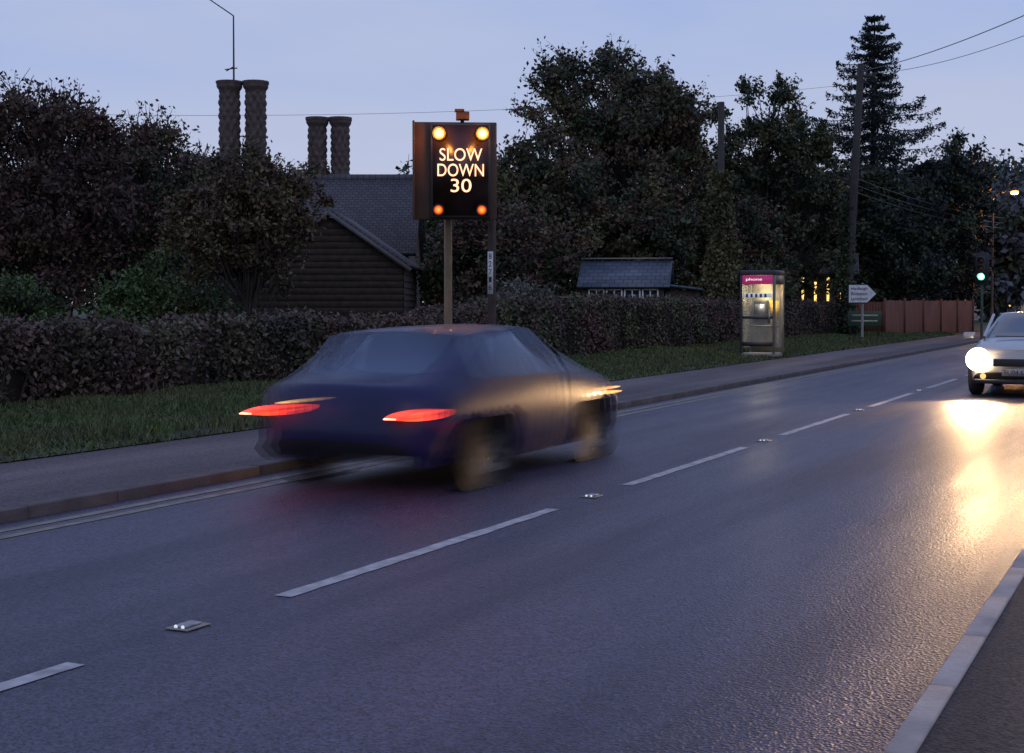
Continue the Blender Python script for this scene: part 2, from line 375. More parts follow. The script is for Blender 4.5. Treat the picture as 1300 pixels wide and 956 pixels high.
# hedge
def hedge(name,path,H,W,n,ls,seed,mats):
    rng=np.random.default_rng(seed);b=QB()
    (xa,ya),(xb,yb)=path;Ln=math.hypot(xb-xa,yb-ya);ux,uy=(xb-xa)/Ln,(yb-ya)/Ln;px,py=-uy,ux
    def topz(t): 
        k=np.clip((t-20.5)/5,0,1);k=k*k*(3-2*k)
        return H+.38*k+.045*np.sin(t*.9)+.04*np.sin(t*2.3+1)+.03*np.sin(t*6.1)-.004*np.clip(t-30,0,30)
    # core
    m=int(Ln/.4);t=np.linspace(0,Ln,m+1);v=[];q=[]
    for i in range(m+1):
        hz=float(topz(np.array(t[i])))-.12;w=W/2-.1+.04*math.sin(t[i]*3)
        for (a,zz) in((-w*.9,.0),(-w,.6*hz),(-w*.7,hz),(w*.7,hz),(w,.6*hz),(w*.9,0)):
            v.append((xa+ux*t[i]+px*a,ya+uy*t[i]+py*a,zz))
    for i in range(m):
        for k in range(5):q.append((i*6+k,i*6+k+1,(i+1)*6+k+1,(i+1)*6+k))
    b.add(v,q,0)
    tt=rng.uniform(0,1,n)**1.25*Ln; k=rng.uniform(0,1,n)
    tz=topz(tt);topm=(k<.32);back=(k>=.32)&(k<.66);side=k>=.66
    bulge=.08*np.sin(tt*1.7+2)+.06*np.sin(tt*4.1)
    a=np.where(side,-1.,np.where(back,1.,rng.uniform(-1,1,n)))*(W/2+bulge*.6)
    zr=rng.uniform(.02,1,n);z=np.where(topm,tz,zr*tz)
    a=np.where(~topm,a*(1-.12*np.abs(zr-.5)*2),a)
    j=rng.normal(0,.055,(n,3));j[:,2]+=np.where(topm,np.abs(rng.normal(0,.05,n))*(rng.uniform(0,1,n)<.5),0)
    c=np.stack([xa+ux*tt+px*a,ya+uy*tt+py*a,z],1)+j
    thin=(np.sin(tt*2.1)+np.sin(tt*5.3+z*4)+rng.normal(0,.6,n)>1.0)&(zr<.6)&(~topm)
    keep=~thin;c=c[keep];tt=tt[keep];z=z[keep];nn=len(c)
    nz=np.sin(tt*1.1+z*3)+np.sin(tt*3.3+1.3)+rng.normal(0,.7,nn)
    cut=(nz>-.1)
    for mi,ms in ((1,cut),(2,~cut)): 
        b.leaves(c[ms],ls,rng,mi,.6)
    for i in range(900):
        t0=rng.uniform(0,Ln);p=np.array([xa+ux*t0+px*rng.uniform(-.5,.5)*W*.8,ya+uy*t0+py*rng.uniform(-.5,.5)*W*.8,float(topz(np.array(t0)))-.15])
        b.tube([p,p+np.array([rng.normal(0,.06),rng.normal(0,.06),rng.uniform(.15,.38)])],[.006,.002],3,3)
    for i in range(260):
        t0=rng.uniform(0,Ln);a0=-W/2+rng.uniform(.0,.12);p=np.array([xa+ux*t0+px*a0,ya+uy*t0+py*a0,0])
        b.tube([p,p+np.array([rng.normal(0,.05),rng.normal(0,.12),.6])],[.014,.008],4,3)
    return b.obj(name,[M['hedgecore']]+mats+[M['bark']],loc=(0,0,.15))
hedge('beech_hedge',[(-13.95,4),(-13.95,59.5)],.98,1.15,190000,.088,61,[M['lf_hr'],M['lf_hg']])

# ---------------------------------------------------------------- buildings
TH=math.radians(25.5)
def gable_prism(name,w,d,eave,ridge,m,parent,axis='x',y0=0):
    if axis=='x':
        v=[(-w/2,-d/2,0),(w/2,-d/2,0),(w/2,d/2,0),(-w/2,d/2,0),(-w/2,-d/2,eave),(w/2,-d/2,eave),(w/2,d/2,eave),(-w/2,d/2,eave),(-w/2,0,ridge),(w/2,0,ridge)]
    else:
        v=[(-w/2,-d/2,0),(w/2,-d/2,0),(w/2,d/2,0),(-w/2,d/2,0),(-w/2,-d/2,eave),(w/2,-d/2,eave),(w/2,d/2,eave),(-w/2,d/2,eave),(0,-d/2,ridge),(0,d/2,ridge)]
    f=[(0,1,5,4),(2,3,7,6),(0,4,7,3),(1,2,6,5)]
    me=bpy.data.meshes.new(name)
    if axis=='x': f+=[(4,7,8),(5,9,6)]
    else: f+=[(4,5,8),(6,7,9)]
    me.from_pydata(v,[],f);me.materials.append(m);o=bpy.data.objects.new(name,me);link(o,parent);return o
def roof(parent,w,d,eave,ridge,m,axis='x',ov=.25,t=.12):
    half=(d if axis=='x' else w)/2;ln=(w if axis=='x' else d)+2*ov
    ang=math.atan2(ridge-eave,half);sl=half/math.cos(ang)+ov
    for sgn in(-1,1):
        b=QB();b.box((-ln/2,0,0),(ln/2,sl,t));o=b.obj('roof_slope',[m],parent)
        ex=half+ov*math.cos(ang);ez=eave-ov*math.sin(ang)
        if axis=='x':
            o.location=(0,-ex,ez) if sgn<0 else (0,ex,ez);o.rotation_euler=(ang,0,0) if sgn<0 else (ang,0,math.pi)
        else:
            o.location=(ex,0,ez) if sgn>0 else (-ex,0,ez)
            o.rotation_euler=(ang,0,math.pi/2) if sgn>0 else (ang,0,-math.pi/2)
def window(parent,x,y,z,w,h,lit=None,face=-1):
    gl=lit or M['glass_dark']
    box('window_glass',(x-w/2,y-.02,z),(x+w/2,y+.0,z+h),gl,parent)
    for (a,b_) in (((x-w/2-.05,z-.05),(x+w/2+.05,z)),((x-w/2-.05,z+h),(x+w/2+.05,z+h+.05)),((x-w/2-.05,z),(x-w/2,z+h)),((x+w/2,z),(x+w/2+.05,z+h)),((x-.02,z),(x+.02,z+h))):
        box('window_frame',(a[0],y-.05,a[1]),(b_[0],y+.01,b_[1]),M['white'],parent)
M['glass_dark']=mat('dark_glass',(.02,.025,.03),.08,spec=.8)
# house
H=empty('brick_house',(-27.7,40,.15),TH)
gable_prism('walls',9,5.6,3.0,5.45,M['brick'],H,'x')
roof(H,9,5.6,3.0,5.45,M['tile'],'x')
tubeobj('ridge_tiles',[(-4.7,0,5.58),(4.7,0,5.58)],.11,M['tile'],H,8)
for xx in(-3,-1,3): window(H,xx,-2.81,1.5,.9,1.1)
def chimney(x,y,z0,z1,r):
    b=QB();rings=90;sides=48;v=[];q=[]
    hh=z1-z0
    for i in range(rings+1):
        f=i/rings;z=z0+hh*f
        top=z1-z
        for k in range(sides):
            t=2*math.pi*k/sides
            octr=r*math.cos(math.pi/8)/math.cos(((t+math.pi/8)%(math.pi/4))-math.pi/8)
            if top<.10: R=octr*1.38
            elif top<.20: R=octr*1.3
            elif top<.34: R=octr*(1.3-.3*(top-.2)/.14)
            elif f<.12: R=octr*1.25
            else:
                R=octr*.93+.075*abs(math.sin(4*t+z*7))*abs(math.sin(4*t-z*7))
            v.append((x+R*math.cos(t),y+R*math.sin(t),z))
    for i in range(rings):
        for k in range(sides):
            k2=(k+1)%sides;q.append((i*sides+k,i*sides+k2,(i+1)*sides+k2,(i+1)*sides+k))
    b.add(v,q,0);b.obj('chimney_shaft',[M['chim']],H)
    lathe('chimney_pot_inner',[(r*1.38,z1-.001),(r*.6,z1-.001),(r*.6,z1-.3)],M['black'],H,(x,y,0),sides=8)
for dx in(-.44,.44): chimney(-1.28+dx,.0,5.6,8.8,.335)
box('chimney_base',(-2.2,-.5,4.4),(-.45,.5,5.7),M['brick'],H,.02)
for dx in(-.40,.40): chimney(1.36+dx,2.0,4.9,7.85,.31)
box('chimney_base',(.5,1.55,3.5),(2.2,2.45,5.0),M['brick'],H,.02)
ax=-1.57
b=QB();b.tube([(ax,0,8.5),(ax,0,11.0)],[.035,.025],6);b.tube([(ax,0,11.0),(ax-.95,.1,11.65)],[.022,.018],5)
for i in range(8):
    p=np.array([ax-.1-.11*i,0,11.07+.075*i]);b.tube([p+[0,-.3,0],p+[0,.3,0]],[.007,.007],4)
b.tube([(ax,0,9.3),(ax-.25,0,9.15)],[.02,.02],5);b.tube([(ax-.3,0,9.2),(ax+.12,0,9.25)],[.02,.02],5)
b.obj('tv_aerial',[M['rust']],H)

# weatherboarded barn
B=empty('weatherboarded_barn',(-20.7,32.7,.15),TH)
W=3.7;ev=2.35;rg=3.65;D=5
gable_prism('walls',W,D,ev,rg,M['wood'],B,'y')
roof(B,W,D,ev,rg,M['tile'],'y',.22,.09)
b=QB();z=.1
while z<rg-.1:
    hw=W/2 if z+.1<ev else W/2*(rg-z-.14)/(rg-ev)
    if hw>.1:
        y=-D/2;v=[(-hw,y-.035,z),(hw,y-.035,z),(hw,y-.005,z+.17),(-hw,y-.005,z+.17),(-hw,y+.01,z),(hw,y+.01,z)]
        b.add(v,[(0,1,2,3),(4,5,1,0)],0)
    if z<ev-.15:
        x=W/2;v=[(x+.035,-D/2,z),(x+.035,D/2,z),(x+.005,D/2,z+.17),(x+.005,-D/2,z+.17)];b.add(v,[(0,1,2,3)],0)
    z+=.165
b.obj('weatherboards',[M['wood']],B)
bgm=mat('worn_bargeboard',(.13,.12,.12),.7)
for sg in(-1,1):
    ang=math.atan2(rg-ev,W/2);ln=(W/2+.22)/math.cos(ang)
    o=box('bargeboard',(-ln/2,-.02,-.05),(ln/2,.02,.05),bgm,B)
    o.location=(sg*(W/4+.11),-D/2-.265,(rg+ev)/2-.04-.06);o.rotation_euler=(0,sg*ang,0)

# low outbuilding
S=empty('garden_shed',(-17.4,45.6,.15),TH*.6)
gable_prism('walls',2.7,2.4,1.95,2.75,M['wood'],S,'x');roof(S,2.7,2.4,1.95,2.75,M['slate'],'x',.2,.06)
for xx in(-.9,-.3,.3,.9): window(S,xx,-1.205,1.3,.45,.48)
box('roof_flashing',(-1.55,-.08,2.85),(1.55,.08,2.90),M['metal'],S)
box('lean_to_roof',(1.4,-1.3,1.85),(2.6,1.2,1.92),M['slate'],S,rot=(0,.12,0))
box('lean_to_wall',(1.4,-1.1,0),(2.5,1.0,1.75),M['wood'],S)

# summer house with lit panes
G=empty('summer_house',(-15.1,64.5,.15),.25)
gable_prism('walls',2.6,2.2,2.7,3.5,M['wood'],G,'x');roof(G,2.6,2.2,2.7,3.5,M['tile'],'x')
lit=emis('lit_window',(1,.66,.2),2.0)
for i,xx in enumerate((-.9,-.35,.2,.7)): box('lit_pane',(xx-.05,-1.13,1.1+.1*(i%3)),(xx+.05,-1.105,2.5-.2*(i%2)),lit,G)

# distant cottages
for (x,y,w,nm) in((-14.4,117,6,'white_cottage'),(-12,133,7,'brick_cottage')):
    C=empty(nm,(x,y,.1),0)
    gable_prism('walls',w,6,3.2,5.6,M['render'] if 'white' in nm else M['brick'],C,'y');roof(C,w,6,3.2,5.6,M['tile'],'y')
    for xx in(-1.6,1.6): window(C,xx,-3.01,1.0,1.0,1.1,lit if 'white' in nm else None)
    window(C,0,-3.01,3.4,.8,.9)
    box('chimney_stack',(-.4,-.4,5.2),(.4,.4,6.9),M['brick'],C)
# wooden fence
F=empty('wooden_fence',(-11.6,60.6,.12))
b=QB();x0,y0,x1,y1=0,0,1.9,12.5;n=95
ang=math.atan2(y1,x1)
for i in range(n):
    f=i/n;x=x0+(x1)*f;y=y1*f;hh=1.5+random.uniform(-.03,.03)
    ddx=math.cos(ang)*.06;ddy=math.sin(ang)*.06
    v=[(x-ddx,y-ddy,0),(x+ddx,y+ddy,0),(x+ddx,y+ddy,hh),(x-ddx,y-ddy,hh)]
    v2=[(a-.02,b_+.003,c) for a,b_,c in v]
    b.add(v+v2,[(0,1,2,3),(4,7,6,5),(3,2,6,7),(0,3,7,4),(1,5,6,2)],0)
b.obj('fence_boards',[M['fence']],F)
for i in range(6): box('fence_post',(x1*i/5-.03,y1*i/5-.05,0),(x1*i/5+.07,y1*i/5+.05,1.6),M['fence'],F)
F=empty('wooden_fence',(-15.5,60.6,.12))
b=QB()
for i in range(32): b.box((i*.122,-.01,0),(i*.122+.115,.01,1.45+random.uniform(-.03,.03)))
b.obj('fence_boards',[M['fence']],F)
box('fence_rail',(0,.012,1.2),(3.9,.05,1.28),M['fence'],F)

# ---------------------------------------------------------------- speed sign
V=empty('vehicle_activated_speed_sign',(-9.1,17.26,.078),math.radians(29))
zo=-.085
board=mat('sign_backing',(.085,.040,.020),.6,(.055,.028,.016),4)
box('backing_board',(-.575,.0,2.65+zo),(.575,.05,3.98+zo),board,V,.012)
box('side_return',(-.575,-.16,2.65+zo),(-.545,-.002,3.98+zo),board,V,.004)
box('display_box',(-.335,-.12,2.67+zo),(.49,-.003,3.955+zo),M['black'],V,.012)
box('display_window',(-.30,-.126,2.70+zo),(.455,-.122,3.925+zo),mat('smoked_polycarbonate',(.018,.008,.005),.3),V)
tubeobj('post',[(-.09,.12,0),(-.09,.12,3.9+zo)],.055,mat('ochre_post',(.17,.115,.05),.6,(.11,.075,.035),6),V)
box('post_clamp',(-.17,.05,2.9),(-.01,.18,2.98),M['metal'],V);box('post_clamp',(-.17,.05,3.5),(-.01,.18,3.58),M['metal'],V)
led=emis('led_warm',(1,.52,.30),2.2)
for s_,z,w,h in(('SLOW',3.515,.58,.17),('DOWN',3.305,.63,.17),('30',3.095,.28,.18)):
    text('led_text_'+s_.lower(),s_,led,V,(.078,-.131,z+zo),w,h,bold=.0)
hot=lensmat('amber_lamp_lit',(1,.70,.2),(1,.18,.01),.08,12,1.6)
dim=lensmat('amber_lamp_dim',(1,.35,.05),(.8,.05,.0),.065,2.6,.4)
for x,z,m,k in((-.215,3.81,hot,1.2),(.375,3.81,hot,1.2),(-.225,2.775,dim,1),(.365,2.775,dim,1)):
    lathe('amber_lamp',[(0,.012),(.05*k,.008),(.064*k,0),(.064*k,-.02)],m,V,(x,-.13,z+zo),(math.pi/2,0,0))
    lathe('lamp_bezel',[(.065*k,.0),(.078*k,.02),(.082*k,-.01)],M['black'],V,(x,-.127,z+zo),(math.pi/2,0,0))
box('radar_unit',(.02,-.05,4.01+zo),(.20,.10,4.12+zo),board,V,.01);box('radar_bracket',(.08,0,3.98+zo),(.13,.05,4.02+zo),M['rust'],V)
box('radar_solar_cap',(.0,-.08,4.121+zo),(.13,.08,4.15+zo),board,V,.005)
for x in(-.215,.375):
    l=bpy.data.lights.new('amber_glow','POINT');l.energy=11;l.color=(1,.33,.05);l.shadow_soft_size=.05
    o=bpy.data.objects.new('amber_glow',l);link(o,V);o.location=(x,-.26,3.81+zo)
# number-plate post
P=empty('timber_marker_post',(-8.9,18.0,.078))
b=QB();b.box((-.045,-.045,0),(.045,.045,3.95));o=b.obj('post',[M['wood']],P);md=o.modifiers.new('b','BEVEL');md.width=.01
box('number_plate',(-.042,-.052,1.55),(.042,-.046,2.15),M['white'],P)
for i,ch in enumerate('82716'): text('digit',ch,M['black'],P,(0,-.0535,2.08-.11*i),.045,.075,ext=.001)

# ---------------------------------------------------------------- phone box
T=empty('telephone_box',(-10.0,36.0,.13));T.scale=(.93,.93,.90)
fr=mat('phone_box_frame',(.20,.175,.13),.45,(.15,.13,.10),5,metal=.3)
dk=mat('phone_box_dark',(.05,.04,.045),.5)
w=.46
box('base_plinth',(-w,-w,0),(w,w,.1),M['plinth'],T,.01)
for sx in(-1,1):
    for sy in(-1,1): box('corner_post',(sx*w-.035,sy*w-.035,.1),(sx*w+.035,sy*w+.035,2.32),dk if sy<0 and sx<0 else fr,T,.01)
box('roof_header',(-w-.04,-w-.04,2.321),(w+.04,w+.04,2.46),dk,T,.03)
box('fascia_sign',(-w+.036,-w-.03,2.06),(w-.036,-w+.0,2.319),emis('fascia_magenta',(.45,.03,.17),.6,(.10,.02,.05)),T)
text('fascia_text','phone',emis('fascia_white',(1,.8,.8),1.2),T,(-.1,-w-.034,2.2),.42,.09)
box('fascia_side',(w-.0,-w+.036,2.06),(w+.03,w-.036,2.319),fr,T)
glass,nt,bb=newmat('booth_glass');bb.inputs['Base Color'].default_value=(.75,.72,.62,1);bb.inputs['Roughness'].default_value=.15;bb.inputs['Alpha'].default_value=.22
mixn=nt.nodes.new('ShaderNodeTexNoise');mixn.inputs['Scale'].default_value=3
mr=nt.nodes.new('ShaderNodeMapRange');mr.inputs[3].default_value=.02;mr.inputs[4].default_value=.2;nt.links.new(mixn.outputs[0],mr.inputs[0]);nt.links.new(mr.outputs[0],bb.inputs['Alpha'])
box('door_glass',(-w+.04,-w-.004,.42),(w-.04,-w+.004,2.05),glass,T)
box('side_glass',(w-.004,-w+.04,.25),(w+.004,w-.04,2.05),glass,T)
box('side_glass',(-w-.004,-w+.04,.25),(-w+.004,w-.04,2.05),glass,T)
box('door_rail',(-w+.036,-w-.02,1.08),(w-.036,-w+.02,1.15),dk,T)
box('door_rail',(-w+.036,-w-.02,.3),(w-.036,-w+.02,.42),dk,T)
box('door_handle',(w-.14,-w-.06,.95),(w-.1,-w-.021,1.3),M['rim'],T)
box('advert_strip',(-w+.06,-w-.012,1.68),(w-.06,-w-.006,1.80),emis('poster_white',(.7,.85,1),.35,(.6,.6,.6)),T)
for i in range(5): box('advert_letter',(-.33+i*.13,-w-.016,1.69),(-.27+i*.13,-w-.0125,1.79),dk,T)
box('rear_panel',(-w+.036,w-.03,.1),(w-.036,w-.0,2.319),mat('booth_rear',(.34,.30,.20),.6,(.16,.15,.10),3),T)
box('payphone',(-.32,w-.22,.95),(.08,w-.031,1.6),M['black'],T,.03)
box('payphone_panel',(-.27,w-.23,1.15),(.02,w-.222,1.5),M['rim'],T)
box('handset',(-.30,w-.28,1.2),(-.24,w-.231,1.45),M['black'],T,.02)
box('poster_yellow',(.1,w-.045,1.1),(.38,w-.032,1.6),mat('poster_yellow_paper',(.7,.45,.06),.6),T)
box('shelf',(-.4,w-.3,.85),(.4,w-.031,.89),fr,T)
box('ceiling_light',(-.3,-.3,2.26),(.3,.3,2.3),emis('booth_tube',(1,.86,.62),6),T)
l=bpy.data.lights.new('booth_lamp','POINT');l.energy=38;l.color=(1,.83,.52);l.shadow_soft_size=.15
o=bpy.data.objects.new('booth_lamp',l);link(o,T);o.location=(0,-.05,1.95)

# ---------------------------------------------------------------- poles & wires
def tpole(x,y,h,lean,r=.16):
    E=empty('telegraph_pole',(x,y,.1));tubeobj('pole_shaft',[(0,0,0),(lean*.5,0,h*.5),(lean,0,h)],[r,r*.88,r*.72],M['bark'],E)
    box('crossarm',(lean-.5,-.05,h-.55),(lean+.5,.05,h-.45),M['wood'],E)
    for i in(-.4,-.15,.15,.4): lathe('insulator',[(0,.12),(.03,.11),(.045,.05),(.02,0)],M['white'],E,(lean+i,0,h-.45),sides=8)
    return E
E=tpole(-12.6,57.8,11.0,.55,.19)
rng=np.random.default_rng(9);b=QB()
def ivy(b,h,r,n,rng):
    z=rng.uniform(0,1,n)**1.3*h;a=rng.uniform(0,6.28,n);R=r*(1.15-z/h*.7)*(1+.25*np.sin(z*2.3+a))+rng.normal(0,.09,n)
    b.leaves(np.stack([R*np.cos(a),R*np.sin(a),z],1),.13,rng,0,.8)
ivy(b,5.5,.3,4000,rng);b.obj('ivy',[M['lf_dg']],E)
tpole(2.5,24,8.3,0)
E=empty('ivy_covered_pole',(-14.3,46.3,.15));tubeobj('pole_shaft',[(0,0,0),(0,0,8.1)],[.14,.11],M['bark'],E)
b=QB();ivy(b,5.8,.55,8000,rng);b.obj('ivy',[M['lf_ol']],E)
def wire(name,p,q,sag,r=.014):
    p=np.array(p,float);q=np.array(q,float)
    b=QB();P=[p+(q-p)*t-np.array([0,0,4*sag*t*(1-t)]) for t in np.linspace(0,1,21)];b.tube(P,[r]*21,4);b.obj(name,[M['black']])
wire('overhead_wire',(-12.1,57.8,10.8),(2.5,24,8.3),.5);wire('overhead_wire',(-11.9,57.8,10.7),(2.7,24,8.0),.75,.009)
for i in range(3): wire('overhead_wire',(-12.3,57.8,6.0+.28*i),(-9.3,82,5.6+.28*i),.25,.016)
wire('overhead_wire',(-12.6,57.8,10.3),(-36,36,7.9),.5,.006)

# direction sign
D_=empty('direction_sign',(-11.25,54.5,.12),.2)
tubeobj('post',[(.0,.05,0),(.0,.05,2.15)],.045,M['metal'],D_)
def flag(name,w,h,y,m,t=.01):
    me=bpy.data.meshes.new(name);pts=[(-w/2,-h/2),(w/2-h/2,-h/2),(w/2,0),(w/2-h/2,h/2),(-w/2,h/2)]
    v=[(a,y,c) for a,c in pts]+[(a,y+t,c) for a,c in pts]
    f=[tuple(range(5)),tuple(range(9,4,-1))]+[(i,i+5,(i+1)%5+5,(i+1)%5) for i in range(5)]
    me.from_pydata(v,[],f);me.materials.append(m);o=bpy.data.objects.new(name,me);link(o,D_);o.location=(.0,0,1.74);return o
flag('sign_border',1.08,.74,-.01,M['black']);flag('sign_face',1.0,.66,-.022,mat('sign_white',(.75,.75,.75),.35))
for i,t in enumerate(('Hadleigh','Bildeston','Lavenham')): text('sign_text',t,M['black'],D_,(-.12,-.026,1.93-.19*i),.6,.13,ext=.001,bold=.01)
# parish notice board
N_=empty('notice_board',(-11.6,56.6,.14),.25)
box('board',(-.65,-.03,.45),(.65,.03,1.05),mat('green_board',(.02,.06,.03),.5),N_,.01)
for i in range(2): box('board_lettering',(-.5,-.034,.85-.22*i),(.5,-.031,.91-.22*i),mat('cream_letters',(.5,.45,.3),.6),N_)
for x in(-.55,.55): box('leg',(x-.04,.031,0),(x+.04,.1,1.15),M['wood'],N_)

# traffic light
def traffic_light(x,y):
    E=empty('traffic_light',(x,y,.08));tubeobj('post',[(0,0,0),(0,0,3.6)],.055,M['rust'],E)
    box('signal_housing',(-.16,-.28,2.35),(.16,-.06,3.4),M['black'],E,.03)
    box('backing_board',(-.27,-.055,2.2),(.27,-.04,3.55),M['black'],E,.02)
    ms=[mat('red_lens_off',(.10,.01,.01),.3),mat('amber_lens_off',(.12,.05,.01),.3),lensmat('green_lens_lit',(.55,1,.75),(.05,.9,.45),.14,10,4)]
    for i,m in enumerate(ms):
        z=3.2-.33*i
        lathe('lens',[(0,.02),(.10,.012),(.14,0)],m,E,(0,-.285,z),(math.pi/2,0,0))
        b=QB();v=[];q=[]
        for k in range(13):
            t=math.pi*k/12;v+=[(.15*math.cos(t),0,.15*math.sin(t)),(.15*math.cos(t),-.2,.15*math.sin(t)-.01)]
        for k in range(12):q.append((2*k,2*k+1,2*k+3,2*k+2))
        b.add(v,q,0);b.obj('lens_hood',[M['black']],E,loc=(0,-.285,z))
    return E
TL=traffic_light(-7.95,62.7)
l=bpy.data.lights.new('green_glow','POINT');l.energy=10;l.color=(.1,1,.5);l.shadow_soft_size=.1
o=bpy.data.objects.new('green_glow',l);link(o,TL);o.location=(0,-.45,2.54)
# street lamps
sodm=lensmat('sodium_bowl',(1,.6,.2),(1,.25,.03),.35,12,5)
def lamp(x,y,h,arm):
    E=empty('street_lamp',(x,y,.08))
    tubeobj('column',[(0,0,0),(0,0,1.2),(0,0,1.25),(0,0,h-.4),(arm*.25,0,h-.08),(arm*.8,0,h+.02)],[.09,.09,.06,.05,.035,.03],M['rust'],E)
    box('lantern',(arm*.75,-.13,h-.02),(arm+.2,.13,h+.10),M['rust'],E,.04)
    box('lantern_bowl',(arm*.8,-.11,h-.19),(arm+.17,.11,h-.021),sodm,E,.07)
    l=bpy.data.lights.new('sodium_lamp','POINT');l.energy=900;l.color=(1,.40,.09);l.shadow_soft_size=.2
    o=bpy.data.objects.new('sodium_lamp',l);link(o,E);o.location=(arm,0,h-.4)
lamp(-9.45,78.6,7.3,1.1)
lamp(-8.9,112,7.3,1.1)

# ---------------------------------------------------------------- cars
def car_body(name,mats,S=(1,1,1),levels=2,saloon=True):
    R=[]
    if saloon:
        R.append([(0,.06,.30),(0,.02,.28),(0,-.04,.48),(0,-.02,.72),(0,.05,.91),(0,.10,.945),(0,.16,.955)])
        R.append([(0,.10,.30),(.70,.10,.27),(.77,.03,.48),(.79,.05,.72),(.73,.12,.90),(.60,.16,.935),(0,.17,.96)])
        R.append([(0,.45,.22),(.77,.42,.22),(.825,.42,.45),(.835,.42,.72),(.79,.45,.925),(.62,.50,.965),(0,.52,.985)])
        R.append([(0,.9,.20),(.78,.9,.20),(.83,.9,.45),(.84,.9,.72),(.80,.85,.94),(.595,1.02,1.34),(0,1.00,1.385)])
        R.append([(0,1.45,.20),(.78,1.45,.20),(.83,1.45,.45),(.84,1.45,.72),(.80,1.45,.942),(.62,1.45,1.38),(0,1.45,1.425)])
        G1=((2,5),);GS=(3,4,5);WS=5
    else:
        R.append([(0,.06,.30),(0,.02,.28),(0,-.04,.48),(0,-.02,.72),(0,.06,.96),(0,.42,1.36),(0,.46,1.39)])
        R.append([(0,.10,.30),(.70,.10,.27),(.77,.03,.48),(.79,.06,.72),(.74,.15,.96),(.55,.50,1.33),(0,.50,1.395)])
        R.append([(0,.45,.22),(.77,.40,.22),(.825,.40,.45),(.835,.42,.72),(.79,.50,.955),(.60,.72,1.37),(0,.72,1.42)])
        R.append([(0,1.3,.20),(.78,1.3,.20),(.83,1.3,.45),(.84,1.3,.72),(.80,1.25,.945),(.62,1.28,1.395),(0,1.28,1.44)])
        G1=((0,4),);GS=(2,3,4);WS=4
    R.append([(0,2.0,.20),(.78,2.0,.20),(.83,2.0,.45),(.84,2.0,.72),(.80,2.05,.935),(.61,1.90,1.375),(0,1.88,1.425)])
    R.append([(0,2.7,.20),(.78,2.7,.20),(.82,2.7,.45),(.83,2.7,.72),(.78,2.72,.91),(.66,2.70,.95),(0,2.78,.975)])
    R.append([(0,3.2,.20),(.77,3.2,.20),(.81,3.2,.45),(.81,3.2,.68),(.76,3.2,.84),(.60,3.22,.88),(0,3.28,.905)])
    R.append([(0,3.58,.24),(.68,3.56,.24),(.75,3.58,.42),(.75,3.56,.60),(.70,3.46,.74),(.5,3.5,.78),(0,3.56,.80)])
    R.append([(0,3.64,.24),(0,3.70,.24),(0,3.75,.42),(0,3.72,.60),(0,3.62,.745),(0,3.60,.775),(0,3.59,.79)])
    bm=bmesh.new();G=[]
    for r in R:
        full=[(x,y,z) for x,y,z in r]+[(-x,y,z) for x,y,z in r[5:0:-1]]
        G.append([bm.verts.new(p) for p in full])
    nL=12
    for i in range(len(G)-1):
        for k in range(nL):
            k2=(k+1)%nL
            f=bm.faces.new((G[i][k],G[i+1][k],G[i+1][k2],G[i][k2]))
            lev=k if k<6 else 11-k
            mi=0
            if (i,lev) in G1: mi=1
            if lev==4 and i in GS: mi=1
            if lev==5 and i==WS: mi=1
            if lev in(0,): mi=2
            if lev==1 and i in(0,len(G)-2): mi=2
            f.material_index=mi;f.smooth=True
    bmesh.ops.remove_doubles(bm,verts=bm.verts,dist=.0005)
    bmesh.ops.dissolve_degenerate(bm,edges=bm.edges,dist=.0005)
    bmesh.ops.recalc_face_normals(bm,faces=bm.faces)
    cl=bm.edges.layers.float.new('crease_edge')
    for e in bm.edges:
        ms=set(f.material_index for f in e.link_faces)
        if len(ms)>1: e[cl]=.75
    for v in bm.verts: v.co=Vector((v.co.x*S[0],v.co.y*S[1],v.co.z*S[2]))
    me=bpy.data.meshes.new(name);bm.to_mesh(me);bm.free()
    for m in mats: me.materials.append(m)
    o=bpy.data.objects.new(name,me);COL.objects.link(o)
    sd=o.modifiers.new('s','SUBSURF');sd.levels=levels;sd.render_levels=levels
    cuts=[]
    for yy in WH:
        for sx in(-1,1):
            bpy.ops.mesh.primitive_cylinder_add(vertices=32,radius=.34,depth=.5,location=(sx*(.84*S[0]),yy*S[1],.29),rotation=(0,math.pi/2,0))
            c=bpy.context.object;cuts.append(c);bo=o.modifiers.new('c','BOOLEAN');bo.object=c;bo.operation='DIFFERENCE';bo.solver='EXACT'
    dg=bpy.context.evaluated_depsgraph_get();me2=bpy.data.meshes.new_from_object(o.evaluated_get(dg))
    for c in cuts: bpy.data.objects.remove(c)
    bpy.data.objects.remove(o)
    for p in me2.polygons:p.use_smooth=True
    me2.name=name;return me2
WH=(.70,3.02)
def filtered(me,name,test):
    bm=bmesh.new();bm.from_mesh(me)
    dl=[f for f in bm.faces if not test(f)]
    bmesh.ops.delete(bm,geom=dl,context='FACES')
    m2=bpy.data.meshes.new(name);bm.to_mesh(m2);bm.free()
    for m in me.materials:m2.materials.append(m)
    return m2
